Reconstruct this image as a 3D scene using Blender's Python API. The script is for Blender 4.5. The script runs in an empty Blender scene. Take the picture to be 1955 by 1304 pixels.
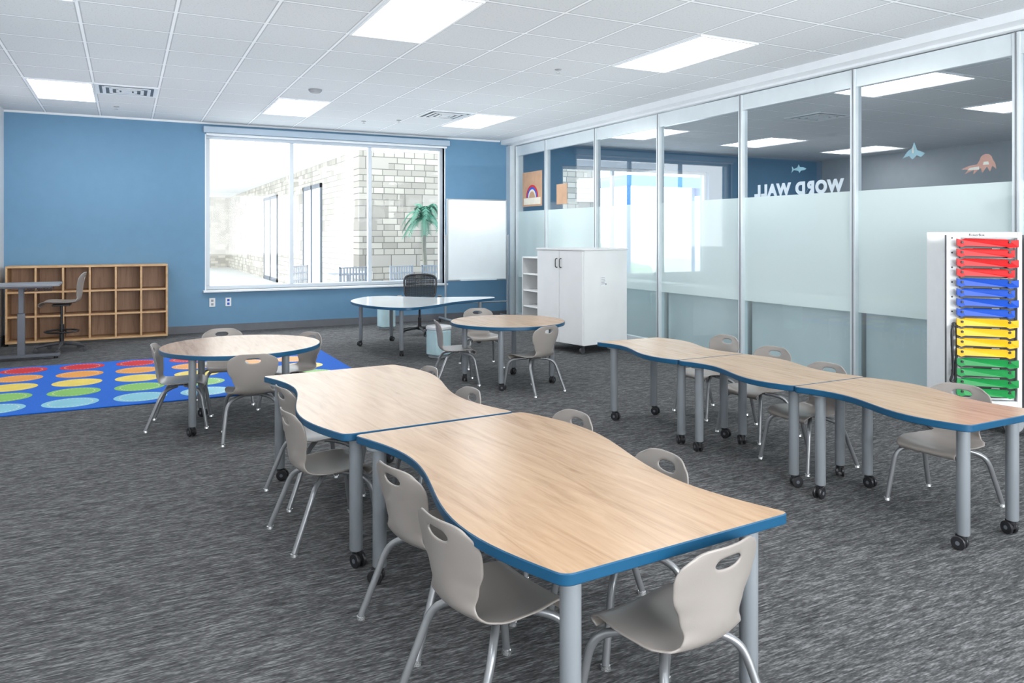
import bpy, math, random
from mathutils import Vector, Matrix
random.seed(4)
S=bpy.context.scene
COL=S.collection
# ------------------------------------------------------------------ materials
def nodes(name):
    m=bpy.data.materials.new(name); m.use_nodes=True
    nt=m.node_tree; nt.nodes.clear()
    out=nt.nodes.new('ShaderNodeOutputMaterial')
    return m,nt,out
def N(nt,t,**k):
    n=nt.nodes.new(t)
    for a,b in k.items(): setattr(n,a,b)
    return n
def c4(c): return (c[0],c[1],c[2],1)
def pm(name,col,rough=.5,metal=0,var=.06,scale=8,bump=0,bscale=200):
    m,nt,out=nodes(name)
    b=N(nt,'ShaderNodeBsdfPrincipled'); nt.links.new(b.outputs[0],out.inputs[0])
    b.inputs['Roughness'].default_value=rough; b.inputs['Metallic'].default_value=metal
    tc=N(nt,'ShaderNodeTexCoord')
    no=N(nt,'ShaderNodeTexNoise'); no.inputs['Scale'].default_value=scale
    nt.links.new(tc.outputs['Object'],no.inputs['Vector'])
    r=N(nt,'ShaderNodeValToRGB')
    r.color_ramp.elements[0].position=.3; r.color_ramp.elements[1].position=.7
    r.color_ramp.elements[0].color=c4([x*(1-var) for x in col]); r.color_ramp.elements[1].color=c4([min(1,x*(1+var)) for x in col])
    nt.links.new(no.outputs['Fac'],r.inputs[0]); nt.links.new(r.outputs[0],b.inputs['Base Color'])
    if bump:
        n2=N(nt,'ShaderNodeTexNoise'); n2.inputs['Scale'].default_value=bscale
        nt.links.new(tc.outputs['Object'],n2.inputs['Vector'])
        bp=N(nt,'ShaderNodeBump'); bp.inputs['Strength'].default_value=bump; bp.inputs['Distance'].default_value=.004
        nt.links.new(n2.outputs['Fac'],bp.inputs['Height']); nt.links.new(bp.outputs[0],b.inputs['Normal'])
    return m
def math_(nt,op,a,b=None):
    n=N(nt,'ShaderNodeMath',operation=op)
    for i,v in enumerate((a,b)):
        if v is None: continue
        if isinstance(v,(int,float)): n.inputs[i].default_value=v
        else: nt.links.new(v,n.inputs[i])
    return n.outputs[0]
GX,GY,GP=.315,5.83,.61
def ceiling_mat():
    m,nt,out=nodes('ceiling_tile')
    b=N(nt,'ShaderNodeBsdfPrincipled'); nt.links.new(b.outputs[0],out.inputs[0]); b.inputs['Roughness'].default_value=.85
    g=N(nt,'ShaderNodeNewGeometry'); sp=N(nt,'ShaderNodeSeparateXYZ'); nt.links.new(g.outputs['Position'],sp.inputs[0])
    def line(o,off):
        v=math_(nt,'SUBTRACT',o,off); v=math_(nt,'DIVIDE',v,GP); v=math_(nt,'ADD',v,100.5); v=math_(nt,'FRACT',v)
        v=math_(nt,'SUBTRACT',v,.5); v=math_(nt,'ABSOLUTE',v); return v
    lx=line(sp.outputs[0],GX); ly=line(sp.outputs[1],GY)
    gx=math_(nt,'LESS_THAN',lx,.017); gy=math_(nt,'LESS_THAN',ly,.020)
    grid=math_(nt,'MAXIMUM',gx,gy); edge=math_(nt,'MAXIMUM',math_(nt,'LESS_THAN',lx,.032),math_(nt,'LESS_THAN',ly,.038))
    no=N(nt,'ShaderNodeTexNoise'); no.inputs['Scale'].default_value=70; no.inputs['Detail'].default_value=4
    nt.links.new(g.outputs['Position'],no.inputs['Vector'])
    r=N(nt,'ShaderNodeValToRGB'); r.color_ramp.elements[0].position=.30; r.color_ramp.elements[1].position=.44
    r.color_ramp.elements[0].color=(.52,.545,.57,1); r.color_ramp.elements[1].color=(.65,.68,.705,1)
    nt.links.new(no.outputs['Fac'],r.inputs[0])
    m1=N(nt,'ShaderNodeMixRGB'); nt.links.new(edge,m1.inputs[0]); nt.links.new(r.outputs[0],m1.inputs[1]); m1.inputs[2].default_value=(.45,.47,.50,1)
    m2=N(nt,'ShaderNodeMixRGB'); nt.links.new(grid,m2.inputs[0]); nt.links.new(m1.outputs[0],m2.inputs[1]); m2.inputs[2].default_value=(.88,.91,.94,1)
    nt.links.new(m2.outputs[0],b.inputs['Base Color'])
    return m
def carpet_mat():
    m,nt,out=nodes('carpet')
    b=N(nt,'ShaderNodeBsdfPrincipled'); nt.links.new(b.outputs[0],out.inputs[0]); b.inputs['Roughness'].default_value=.95
    b.inputs['Specular IOR Level'].default_value=.12
    g=N(nt,'ShaderNodeNewGeometry'); sp=N(nt,'ShaderNodeSeparateXYZ'); nt.links.new(g.outputs['Position'],sp.inputs[0])
    def rows(fy,fx,k):
        row=math_(nt,'FLOOR',math_(nt,'MULTIPLY',sp.outputs[1],fy)); x=math_(nt,'MULTIPLY',sp.outputs[0],fx)
        cb=N(nt,'ShaderNodeCombineXYZ'); nt.links.new(x,cb.inputs[0]); nt.links.new(math_(nt,'MULTIPLY',row,k),cb.inputs[1])
        n=N(nt,'ShaderNodeTexNoise'); n.inputs['Scale'].default_value=1; n.inputs['Detail'].default_value=1
        nt.links.new(cb.outputs[0],n.inputs['Vector']); return n.outputs['Fac']
    a=rows(165,13,13.71); c=rows(330,48,17.33); a2=rows(70,3.5,11.7)
    s=math_(nt,'MULTIPLY',a,.50); s=math_(nt,'ADD',s,math_(nt,'MULTIPLY',c,.38)); s=math_(nt,'ADD',s,math_(nt,'MULTIPLY',a2,.12))
    r=N(nt,'ShaderNodeValToRGB'); e=r.color_ramp.elements
    e[0].position=.35; e[0].color=(.036,.036,.037,1); e[1].position=.67; e[1].color=(.25,.25,.252,1)
    x=e.new(.50); x.color=(.087,.087,.089,1)
    nt.links.new(s,r.inputs[0]); nt.links.new(r.outputs[0],b.inputs['Base Color'])
    return m
def wood_mat(name,c0,c1,c2,sc=(9,1.1,9),rough=.3,axis_rot=0):
    m,nt,out=nodes(name)
    b=N(nt,'ShaderNodeBsdfPrincipled'); nt.links.new(b.outputs[0],out.inputs[0]); b.inputs['Roughness'].default_value=rough
    tc=N(nt,'ShaderNodeTexCoord'); mp=N(nt,'ShaderNodeMapping'); mp.inputs['Scale'].default_value=sc; mp.inputs['Rotation'].default_value=(0,0,axis_rot)
    nt.links.new(tc.outputs['Object'],mp.inputs[0])
    n=N(nt,'ShaderNodeTexNoise'); n.inputs['Scale'].default_value=1.6; n.inputs['Detail'].default_value=8; n.inputs['Distortion'].default_value=.8; n.inputs['Roughness'].default_value=.66
    nt.links.new(mp.outputs[0],n.inputs['Vector'])
    r=N(nt,'ShaderNodeValToRGB'); e=r.color_ramp.elements
    e[0].position=.28; e[0].color=c4(c0); e[1].position=.70; e[1].color=c4(c2); x=e.new(.48); x.color=c4(c1)
    nt.links.new(n.outputs['Fac'],r.inputs[0]); nt.links.new(r.outputs[0],b.inputs['Base Color'])
    return m
def stone_mat(name,axis,k=1.0,mort=(.20,.19,.17)):
    m,nt,out=nodes(name)
    b=N(nt,'ShaderNodeBsdfPrincipled'); nt.links.new(b.outputs[0],out.inputs[0]); b.inputs['Roughness'].default_value=.9
    g=N(nt,'ShaderNodeNewGeometry'); sp=N(nt,'ShaderNodeSeparateXYZ'); nt.links.new(g.outputs['Position'],sp.inputs[0])
    cb=N(nt,'ShaderNodeCombineXYZ'); nt.links.new(sp.outputs[axis],cb.inputs[0]); nt.links.new(sp.outputs[2],cb.inputs[1])
    def brick(w,h,c1,c2,off,mo):
        br=N(nt,'ShaderNodeTexBrick'); nt.links.new(cb.outputs[0],br.inputs['Vector'])
        br.inputs['Scale'].default_value=1.0; br.inputs['Brick Width'].default_value=w; br.inputs['Row Height'].default_value=h
        br.inputs['Mortar Size'].default_value=mo; br.offset=off; br.squash=.7; br.squash_frequency=2
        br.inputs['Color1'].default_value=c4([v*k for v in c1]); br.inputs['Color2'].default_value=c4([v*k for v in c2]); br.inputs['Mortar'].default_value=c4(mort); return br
    A=brick(.52,.24,(.46,.435,.39),(.27,.25,.22),.37,.009); B=brick(.30,.12,(.50,.47,.41),(.30,.28,.245),.43,.008)
    K=brick(.66,.24,(2/k,2/k,2/k),(0,0,0),.5,0)
    fac=math_(nt,'GREATER_THAN',K.outputs['Color'],.5)
    mx=N(nt,'ShaderNodeMixRGB'); nt.links.new(fac,mx.inputs[0]); nt.links.new(A.outputs['Color'],mx.inputs[1]); nt.links.new(B.outputs['Color'],mx.inputs[2])
    nt.links.new(mx.outputs[0],b.inputs['Base Color'])
    return m
def schlick(nt,f0,mul=1.0):
    lw=N(nt,'ShaderNodeLayerWeight'); lw.inputs['Blend'].default_value=.5
    p=math_(nt,'POWER',lw.outputs['Facing'],5.0); p=math_(nt,'MULTIPLY',p,(1-f0)*mul); return math_(nt,'ADD',p,f0)
def glass_mat(name,tint,f0=.05,mul=1.0):
    m,nt,out=nodes(name)
    t=N(nt,'ShaderNodeBsdfTransparent'); t.inputs[0].default_value=c4(tint)
    gl=N(nt,'ShaderNodeBsdfGlossy'); gl.inputs['Roughness'].default_value=.02
    mx=N(nt,'ShaderNodeMixShader'); nt.links.new(schlick(nt,f0,mul),mx.inputs[0]); nt.links.new(t.outputs[0],mx.inputs[1]); nt.links.new(gl.outputs[0],mx.inputs[2])
    nt.links.new(mx.outputs[0],out.inputs[0]); return m
def frost_mat():
    m,nt,out=nodes('frosted_film')
    t=N(nt,'ShaderNodeBsdfTransparent'); t.inputs[0].default_value=(.9,1,1,1)
    d=N(nt,'ShaderNodeBsdfDiffuse'); d.inputs[0].default_value=(.80,.93,.92,1)
    tr=N(nt,'ShaderNodeBsdfTranslucent'); tr.inputs[0].default_value=(.84,.95,.94,1)
    gl=N(nt,'ShaderNodeBsdfGlossy'); gl.inputs['Roughness'].default_value=.05
    a=N(nt,'ShaderNodeMixShader'); a.inputs[0].default_value=.22; nt.links.new(d.outputs[0],a.inputs[1]); nt.links.new(tr.outputs[0],a.inputs[2])
    b=N(nt,'ShaderNodeMixShader'); b.inputs[0].default_value=.14; nt.links.new(a.outputs[0],b.inputs[1]); nt.links.new(t.outputs[0],b.inputs[2])
    c=N(nt,'ShaderNodeMixShader'); nt.links.new(schlick(nt,.06,1.0),c.inputs[0]); nt.links.new(b.outputs[0],c.inputs[1]); nt.links.new(gl.outputs[0],c.inputs[2])
    nt.links.new(c.outputs[0],out.inputs[0]); return m
def emit(name,col,st):
    m,nt,out=nodes(name); e=N(nt,'ShaderNodeEmission'); e.inputs[0].default_value=c4(col); e.inputs[1].default_value=st
    nt.links.new(e.outputs[0],out.inputs[0]); return m
M={}
M['ceil']=ceiling_mat(); M['carpet']=carpet_mat()
M['blue']=pm('blue_paint',(.130,.275,.425),.6,var=.02,bump=.05)
M['white']=pm('white_paint',(.80,.81,.82),.5,var=.02)
M['letter']=pm('white_vinyl',(.97,.97,.97),.5,var=.01)
M['grayw']=pm('gray_paint',(.36,.41,.45),.6,var=.03)
M['trimw']=pm('white_metal_trim',(.80,.83,.86),.35,var=.02)
M['wframe']=pm('window_frame_metal',(.58,.63,.68),.35,.1,var=.02)
M['cass']=pm('shade_fabric_gray',(.42,.52,.62),.45,var=.02)
M['alu']=pm('aluminium_frame',(.70,.76,.79),.3,.2,var=.02)
M['dalu']=pm('brushed_aluminium',(.34,.37,.40),.3,.5,var=.02)
M['base']=pm('gray_rubber_base',(.14,.145,.16),.6)
M['oak']=wood_mat('oak_laminate',(.325,.185,.092),(.45,.28,.155),(.54,.355,.21),(15,1.4,15),.26)
M['edge']=pm('blue_edge_band',(.006,.070,.150),.35,var=.04)
M['whitetop']=pm('white_laminate',(.72,.77,.80),.12,var=.02)
M['leg']=pm('gray_steel_leg',(.27,.29,.31),.35,.2,var=.03)
M['chrome']=pm('chair_steel',(.27,.275,.285),.32,.55,var=.03)
M['nick']=pm('nickel_glide',(.75,.75,.75),.2,.9)
M['shell']=pm('taupe_plastic',(.300,.268,.245),.34,var=.02,bump=.06,bscale=500)
M['black']=pm('black_plastic',(.015,.015,.017),.4)
M['dgray']=pm('dark_gray_plastic',(.06,.06,.065),.5)
M['gray']=pm('mid_gray_plastic',(.3,.31,.33),.5)
M['desk']=pm('desk_gray_laminate',(.22,.225,.24),.4)
M['column']=pm('slate_gray_metal',(.13,.14,.16),.4,.2)
M['cubedge']=wood_mat('maple_edge',(.46,.26,.115),(.56,.34,.165),(.64,.41,.21),(3,3,9),.45)
M['cubin']=wood_mat('walnut_laminate',(.28,.145,.075),(.37,.205,.115),(.45,.27,.155),(14,14,1.2),.5)
M['rug']=pm('rug_blue',(.004,.11,.52),.95,var=.2,scale=160)
M['cabw']=pm('white_cabinet_laminate',(.78,.78,.78),.4,var=.03,scale=3)
M['board']=pm('whiteboard_surface',(.80,.85,.87),.15,var=.01)
M['teal']=pm('pale_teal_plastic',(.50,.68,.72),.45)
M['glass']=glass_mat('window_glass',(.98,.99,.99),.03,.6)
M['tglass']=glass_mat('partition_glass',(.80,.86,.90),.12,1.3)
M['lglass']=glass_mat('partition_lower_glass',(.78,.88,.90),.08,1.0)
M['frost']=frost_mat()
M['lamp']=emit('troffer_diffuser',(.97,.99,1.0),11)
M['lamp2']=emit('troffer_diffuser_dim',(.97,.99,1.0),7)
M['mesh']=pm('black_mesh_fabric',(.03,.033,.037),.7)
M['stoneX']=stone_mat('limestone_front',0,.72,(.11,.105,.095)); M['stoneY']=stone_mat('limestone_side_glare',1,1.15,(.28,.27,.25))  # same limestone twice; side copy paler, overexposed daylight put into its colour
M['stoneF']=stone_mat('limestone_far_glare',0,1.3,(.4,.39,.37))  # far limestone copy, paler still, with outdoor glare put into the colour
M['pave']=pm('pavement',(.65,.65,.64),.9)
M['soff']=pm('white_soffit',(.85,.87,.9),.5)
for n,c in dict(red=(.62,.010,.012),bluebar=(.008,.08,.50),yellow=(.85,.48,.01),green=(.01,.27,.06),orange=(.80,.33,.06),
    dyellow=(.82,.62,.10),dgreen=(.22,.50,.10),dlblue=(.22,.52,.62),dred=(.60,.02,.03),dwhite=(.80,.74,.60),
    palm=(.020,.14,.085),trunk=(.15,.145,.115),canopy=(.03,.16,.48),slide=(.2,.45,.15),pink=(.45,.10,.12),
    paper=(.55,.33,.20),cream=(.80,.74,.62),shark=(.35,.55,.60),octo=(.62,.30,.22)).items():
    M[n]=pm(n+'_colour',c,.5)
M['doorf']=pm('door_frame_gray',(.12,.14,.17),.5)
M['silverbar']=pm('silver_bar',(.5,.5,.52),.25,.8)
# ------------------------------------------------------------------ mesh builder
class MB:
    def __init__(s): s.v=[];s.f=[];s.m=[]
    def add(s,vs,fs,m=0):
        o=len(s.v); s.v+= [tuple(x) for x in vs]
        for f in fs: s.f.append([i+o for i in f]); s.m.append(m)
        return s
    def box(s,x0,x1,y0,y1,z0,z1,m=0,mx=None):
        vs=[Vector((x,y,z)) for z in(z0,z1) for y in(y0,y1) for x in(x0,x1)]
        if mx is not None: vs=[mx@v for v in vs]
        return s.add(vs,[(0,2,3,1),(4,5,7,6),(0,1,5,4),(2,6,7,3),(0,4,6,2),(1,3,7,5)],m)
    def tube(s,pts,r,seg=10,m=0,closed=False):
        pts=[Vector(p) for p in pts]; n=len(pts)
        rs=r if isinstance(r,(list,tuple)) else [r]*n
        vs=[];fs=[]; up=None
        for i,p in enumerate(pts):
            if closed: t=(pts[(i+1)%n]-pts[i-1])
            else: t=pts[min(i+1,n-1)]-pts[max(i-1,0)]
            t.normalize()
            if up is None:
                a=Vector((0,0,1)) if abs(t.z)<.9 else Vector((1,0,0))
                up=(a-t*a.dot(t)).normalized()
            else: up=(up-t*up.dot(t)).normalized()
            b=t.cross(up)
            for k in range(seg):
                an=2*math.pi*k/seg; vs.append(p+(up*math.cos(an)+b*math.sin(an))*rs[i])
        for i in range(n if closed else n-1):
            j=(i+1)%n
            for k in range(seg):
                fs.append((i*seg+k,i*seg+(k+1)%seg,j*seg+(k+1)%seg,j*seg+k))
        if not closed:
            fs.append(tuple(range(seg-1,-1,-1))); fs.append(tuple(range((n-1)*seg,n*seg)))
        return s.add(vs,fs,m)
    def lathe(s,prof,c=(0,0,0),seg=24,m=0,axis='z'):
        vs=[];fs=[]; n=len(prof)
        for r,z in prof:
            for k in range(seg):
                a=2*math.pi*k/seg; x,y=r*math.cos(a),r*math.sin(a)
                p=(x,y,z) if axis=='z' else ((x,z,y) if axis=='y' else (z,x,y))
                vs.append((p[0]+c[0],p[1]+c[1],p[2]+c[2]))
        for i in range(n-1):
            for k in range(seg): fs.append((i*seg+k,i*seg+(k+1)%seg,(i+1)*seg+(k+1)%seg,(i+1)*seg+k))
        fs.append(tuple(range(seg-1,-1,-1))); fs.append(tuple(range((n-1)*seg,n*seg)))
        return s.add(vs,fs,m)
    def prism(s,ol,z0,z1,mt=0,ms=0,ins=.004):
        n=len(ol); inn=inset(ol,ins); vs=[(x,y,z0) for x,y in inn]+[(x,y,z0+ins) for x,y in ol]+[(x,y,z1-ins) for x,y in ol]+[(x,y,z1) for x,y in inn]
        o=len(s.v); s.v+=vs
        for L in range(3):
            for k in range(n):
                j=(k+1)%n; s.f.append([o+L*n+k,o+L*n+j,o+(L+1)*n+j,o+(L+1)*n+k]); s.m.append(ms)
        s.f.append([o+k for k in range(n-1,-1,-1)]); s.m.append(ms)
        s.f.append([o+3*n+k for k in range(n)]); s.m.append(mt)
        return s
    def poly(s,pts,m=0): return s.add(pts,[tuple(range(len(pts)))],m)
    def obj(s,name,mats,parent=None,loc=(0,0,0),rot=(0,0,0),smooth=True,bevel=0,label=None):
        me=bpy.data.meshes.new(name); me.from_pydata(s.v,[],s.f)
        for mm in (mats if isinstance(mats,list) else [mats]): me.materials.append(M[mm] if isinstance(mm,str) else mm)
        me.polygons.foreach_set('material_index',s.m)
        if smooth:
            me.polygons.foreach_set('use_smooth',[True]*len(me.polygons)); me.set_sharp_from_angle(angle=math.radians(38))
        me.update()
        o=bpy.data.objects.new(name,me); COL.objects.link(o); o.location=loc; o.rotation_euler=rot
        if parent: o.parent=parent
        if bevel:
            b=o.modifiers.new('bevel','BEVEL'); b.width=bevel; b.segments=2; b.limit_method='ANGLE'
        if label: o['label']=label
        return o
def inset(ol,d):
    n=len(ol); res=[]
    A=sum(ol[i][0]*ol[(i+1)%n][1]-ol[(i+1)%n][0]*ol[i][1] for i in range(n)); sg=1 if A>0 else -1
    for i in range(n):
        p,q=ol[i-1],ol[(i+1)%n]; tx,ty=q[0]-p[0],q[1]-p[1]; l=math.hypot(tx,ty) or 1
        res.append((ol[i][0]-ty/l*d*sg,ol[i][1]+tx/l*d*sg))
    return res
def cat(pts,n=6,closed=False):
    P=[Vector(p) for p in pts]; out=[]; L=len(P)
    rng=range(L if closed else L-1)
    for i in rng:
        if closed: a,b,c,d=P[i-1],P[i],P[(i+1)%L],P[(i+2)%L]
        else: a,b,c,d=P[max(i-1,0)],P[i],P[i+1],P[min(i+2,L-1)]
        for k in range(n):
            t=k/n; out.append(.5*((2*b)+(c-a)*t+(2*a-5*b+4*c-d)*t*t+(3*b-a-3*c+d)*t**3))
    if not closed: out.append(P[-1])
    return out
def rrect(x0,x1,y0,y1,r,n=5):
    o=[]
    for cx,cy,a0 in((x1-r,y0+r,-90),(x1-r,y1-r,0),(x0+r,y1-r,90),(x0+r,y0+r,180)):
        for k in range(n+1):
            a=math.radians(a0+90*k/n); o.append((cx+r*math.cos(a),cy+r*math.sin(a)))
    return o
def root(name,label,cat_,loc=(0,0,0),rot=0,group=None):
    e=bpy.data.objects.new(name,None); e.empty_display_size=.1; COL.objects.link(e)
    e.location=loc; e.rotation_euler=(0,0,rot); e['label']=label; e['category']=cat_
    if group: e['group']=group
    return e
def tag(o,label,cat_,group=None):
    o['label']=label; o['category']=cat_
    if group: o['group']=group
    return o
def struct(o,label=None,cat_='structure'):
    o['kind']='structure'; o['label']=label or o.name.replace('_',' '); o['category']=cat_; return o
def dup(o,loc=None,rot=None,label=None,parent=None):
    c=o.copy(); COL.objects.link(c)
    if parent is not None: c.parent=parent
    if loc is not None: c.location=loc
    if rot is not None: c.rotation_euler=(0,0,rot)
    if label: c['label']=label
    for ch in list(o.children): dup(ch,parent=c)
    return c
D=math.radians
H=2.9
# ------------------------------------------------------------------ shell
m=MB(); m.box(-1.5,13.2,-3.2,11.6,-.1,0); struct(m.obj('floor','carpet',smooth=False),'dark gray streaked carpet tile floor','floor')
m=MB(); m.box(-1.5,13.2,-3.2,11.6,H,H+.1); struct(m.obj('ceiling','ceil',smooth=False),'white suspended acoustic tile ceiling with grid','ceiling')
W1=(.99,4.52,.58,2.74); W2=(6.7,9.95,.6,2.55)
Y0,Y1=11.3,11.55
m=MB()
for a,b in((-1.5,W1[0]),(W1[1],W2[0]),(W2[1],13.2)): m.box(a,b,Y0,Y1,0,H)
for w in(W1,W2): m.box(w[0],w[1],Y0,Y1,0,w[2]); m.box(w[0],w[1],Y0,Y1,w[3],H)
struct(m.obj('wall_back','blue',smooth=False),'blue painted wall with windows','wall')
m=MB(); m.box(-1.5,-1.35,-3.2,Y0,0,H); struct(m.obj('wall_left','white',smooth=False),'white painted wall','wall')
m=MB(); m.box(13,13.2,-3.2,Y0,0,H); struct(m.obj('wall_right','grayw',smooth=False),'gray wall of the neighbouring room','wall')
m=MB(); m.box(-1.35,-.6,-3.2,-3,0,H); m.box(5.2,13,-3.2,-3,0,H); m.box(-.6,5.2,-3.2,-3,0,.7); m.box(-.6,5.2,-3.2,-3,2.7,H)  # unseen rear wall; its opening is added to let fill light in
struct(m.obj('wall_rear','white',smooth=False),'unseen white wall with wide opening added for fill light','wall')
m=MB(); m.box(-1.35,5.62,Y0-.012,Y0,0,.1); struct(m.obj('baseboard_back','base',smooth=False),'dark gray rubber baseboard','baseboard')
m=MB(); m.box(-1.35,-1.338,-3,Y0-.012,0,.1); struct(m.obj('baseboard_left','base',smooth=False),'dark gray rubber baseboard','baseboard')
m=MB(); m.box(-1.35,5.5,Y0-.02,Y0,H-.025,H); struct(m.obj('trim_1','trimw',smooth=False),'white ceiling edge moulding','trim')
m=MB(); m.box(5.52,5.95,-3,Y0,2.83,H); m.box(5.66,5.86,-3,Y0,2.81,2.83); struct(m.obj('trim_2','trimw',smooth=False),'white header track over the glass partition','trim')
m=MB(); m.box(5.62,5.86,Y0-.14,Y0,0,2.81); struct(m.obj('trim_3','alu',smooth=False),'aluminium end post of glass partition','trim')
def window(name,w,muls,y=Y0+.1,label=''):
    r=root(name,label,'window'); r['kind']='structure'
    m=MB(); t=.055
    m.box(w[0],w[1],y-.03,y+.04,w[2],w[2]+t); m.box(w[0],w[1],y-.03,y+.04,w[3]-t,w[3])
    for x in [w[0]+t/2]+muls+[w[1]-t/2]: m.box(x-t/2,x+t/2,y-.03,y+.04,w[2]+t,w[3]-t)
    m.obj('window_frame','wframe',r,smooth=False,bevel=.004)
    m=MB(); m.poly([(w[0]+t,y,w[2]+t),(w[1]-t,y,w[2]+t),(w[1]-t,y,w[3]-t),(w[0]+t,y,w[3]-t)]); m.obj('window_glass','glass',r,smooth=False)
window('window_1',W1,[2.16,3.33],label='large three-pane window with pale metal frame in blue wall')
window('window_2',W2,[7.8,8.9],label='window of the neighbouring room with metal frame')
m=MB(); m.box(.95,4.56,Y0-.07,Y0+.07,.55,.58); struct(m.obj('trim_4','trimw',smooth=False,bevel=.006),'white window sill','trim')
m=MB(); m.box(.975,.99,Y0-.008,Y0+.07,.58,2.74); m.box(4.52,4.535,Y0-.008,Y0+.07,.58,2.74); struct(m.obj('trim_5','trimw',smooth=False),'white window jamb trim','trim')
r=root('roller_shade','blue-gray roller shade cassette mounted above the window','window shade',(0,0,0))
m=MB(); m.box(.95,4.58,Y0-.1,Y0-.001,2.755,2.84); m.obj('shade_cassette','cass',r,smooth=False,bevel=.01)
m=MB(); m.tube([(.99,Y0-.05,2.735),(4.54,Y0-.05,2.735)],.018,10); m.obj('shade_hem_bar','trimw',r)
for i,x in enumerate((1.07,1.28)):
    r=root('wall_outlet','small white electrical outlet plate on blue wall','outlet',(x,Y0,.41),group='wall outlets')
    m=MB(); m.box(-.038,.038,-.008,0,-.06,.06); m.obj('cover_plate','white',r,bevel=.003)
    m=MB()
    for z in(-.025,.025):
        m.box(-.016,.016,-.011,-.008,z-.016,z+.016)
    m.obj('socket','gray' if i==0 else 'bluebar',r,bevel=.002)
# ------------------------------------------------------------------ partition
posts=[-2.27+1.38*k for k in range(10)]; posts=[p for p in posts if p>-3]+[11.14]
PX=5.75
for i in range(len(posts)-1):
    a,b=posts[i],posts[i+1]
    r=root('partition_panel','aluminium-framed glass partition panel with frosted middle band','glass partition',(PX,(a+b)/2,0),group='glass partition panels')
    h=(b-a)/2-.002; t=.026
    m=MB(); m.box(-.04,.04,-h,-h+t,0,2.80); m.box(-.04,.04,h-t,h,0,2.80); m.box(-.03,.03,-h+t,h-t,2.64,2.80); m.box(-.03,.03,-h+t,h-t,.0,.07)
    m.obj('panel_frame','alu',r,smooth=False,bevel=.003)
    m=MB()
    for s in(-1,1): m.box(-.043,-.040,s*(h-.003)-.003,s*(h-.003)+.003,.0,2.80)
    m.obj('edge_gasket','gray',r,smooth=False)
    for nm,z0,z1,mt in(('clear_glass',1.73,2.64,'tglass'),('frosted_glass',.66,1.73,'frost'),('lower_glass',.07,.66,'lglass')):
        m=MB(); m.poly([(0,-h+t,z0),(0,-h+t,z1),(0,h-t,z1),(0,h-t,z0)]); m.obj(nm,mt,r,smooth=False)
b0=None
for y in(3.25+.72,4.63+.72,6.01+.72,7.39+.72):
    if b0 is None:
        b0=root('low_bookcase','white low bookcase behind the glass partition','bookcase',(6.06,y,0),group='bookcases behind partition')
        m=MB(); m.box(-.2,-.18,-.64,.64,0,.74); m.box(-.18,.2,-.64,-.62,0,.74); m.box(-.18,.2,.62,.64,0,.74); m.box(-.18,.2,-.62,.62,.72,.74); m.box(-.18,.2,-.62,.62,0,.03); m.box(-.18,.18,-.62,.62,.36,.38)
        m.obj('bookcase_body','cabw',b0,smooth=False)
    else: dup(b0,(6.06,y,0),0)
def textobj(txt,size,loc,rot,mat,name,extr=.002,parent=None,sp=1.0,off=.018):
    c=bpy.data.curves.new(name,'FONT'); c.body=txt; c.size=size; c.extrude=extr; c.space_character=sp; c.offset=size*off
    t=bpy.data.objects.new(name,c); COL.objects.link(t); bpy.context.view_layer.update()
    me=bpy.data.meshes.new_from_object(t.evaluated_get(bpy.context.evaluated_depsgraph_get())); bpy.data.objects.remove(t)
    o=bpy.data.objects.new(name,me); COL.objects.link(o); me.materials.clear(); me.materials.append(M[mat]); o.location=loc; o.rotation_euler=rot
    if parent: o.parent=parent
    return o
o=textobj('WORD WALL',.155,(PX+.004,4.77,1.737),(math.pi/2,0,math.pi/2),'letter','wall_lettering',sp=1.18,off=.06); tag(o,'white cut-out letters on glass reading WORD WALL','lettering')
def decal(name,pts,mat,y,z,s,label,extra=None):
    m=MB()
    P=[(0,p[0]*s,p[1]*s) for p in pts]; m.poly(P,0)
    mats=[mat]
    if extra:
        for e,em in extra: mats.append(em); m.poly([(-.002,q[0]*s,q[1]*s) for q in e],len(mats)-1)
    o=m.obj(name,mats,None,(PX+.005,y,z),smooth=False); tag(o,label,'decal'); return o
shark=[(-1,0),(-.6,.18),(-.1,.25),(.05,.55),(.25,.22),(.7,.1),(1.0,.45),(.93,.05),(1.05,-.3),(.7,-.02),(.1,-.15),(-.05,-.4),(-.25,-.15),(-.7,-.12)]
decal('shark_decal',shark,'shark',5.27,1.97,.090,'small teal shark cut-out stuck on the glass')
ray=[(-1.1,-.2),(-.35,.15),(-.05,.9),(.15,.35),(.55,.15),(1.1,-.5),(.45,-.3),(.1,-.65),(-.3,-.3),(-.7,-.5)]
decal('stingray_decal',ray,'shark',4.08,2.02,.092,'gray-green stingray cut-out stuck on the glass',[([(-.05,-.1),(.15,-.1),(.1,.4),(.0,.5)],'cream')])
octo=[(math.cos(a)*.42-.35,math.sin(a)*.38+.30) for a in [k*math.pi/8 for k in range(0,9)]]+[(-.95,.0),(-1.0,-.35),(-.75,-.12),(-.6,-.5),(-.4,-.15),(-.1,-.55),(.0,-.2),(.5,-.6),(.45,-.3),(1.1,-.55),(.8,-.25),(1.3,-.2),(.8,-.02),(.25,.05)]
decal('octopus_decal',octo,'octo',3.53,1.87,.115,'orange-pink octopus cut-out stuck on the glass',[([(-.55,-.02),(-.15,-.02),(-.2,.18),(-.5,.18)],'cream'),([(.1,-.3),(.9,-.3),(.7,-.14),(.1,-.1)],'cream')])
r=root('rainbow_poster','orange paper poster with rainbow drawing on glass','poster',(PX-.01,10.62,1.8))
m=MB(); m.box(0,.004,-.32,.32,0,.55); m.obj('poster_sheet','paper',r,smooth=False)
m=MB()
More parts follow.
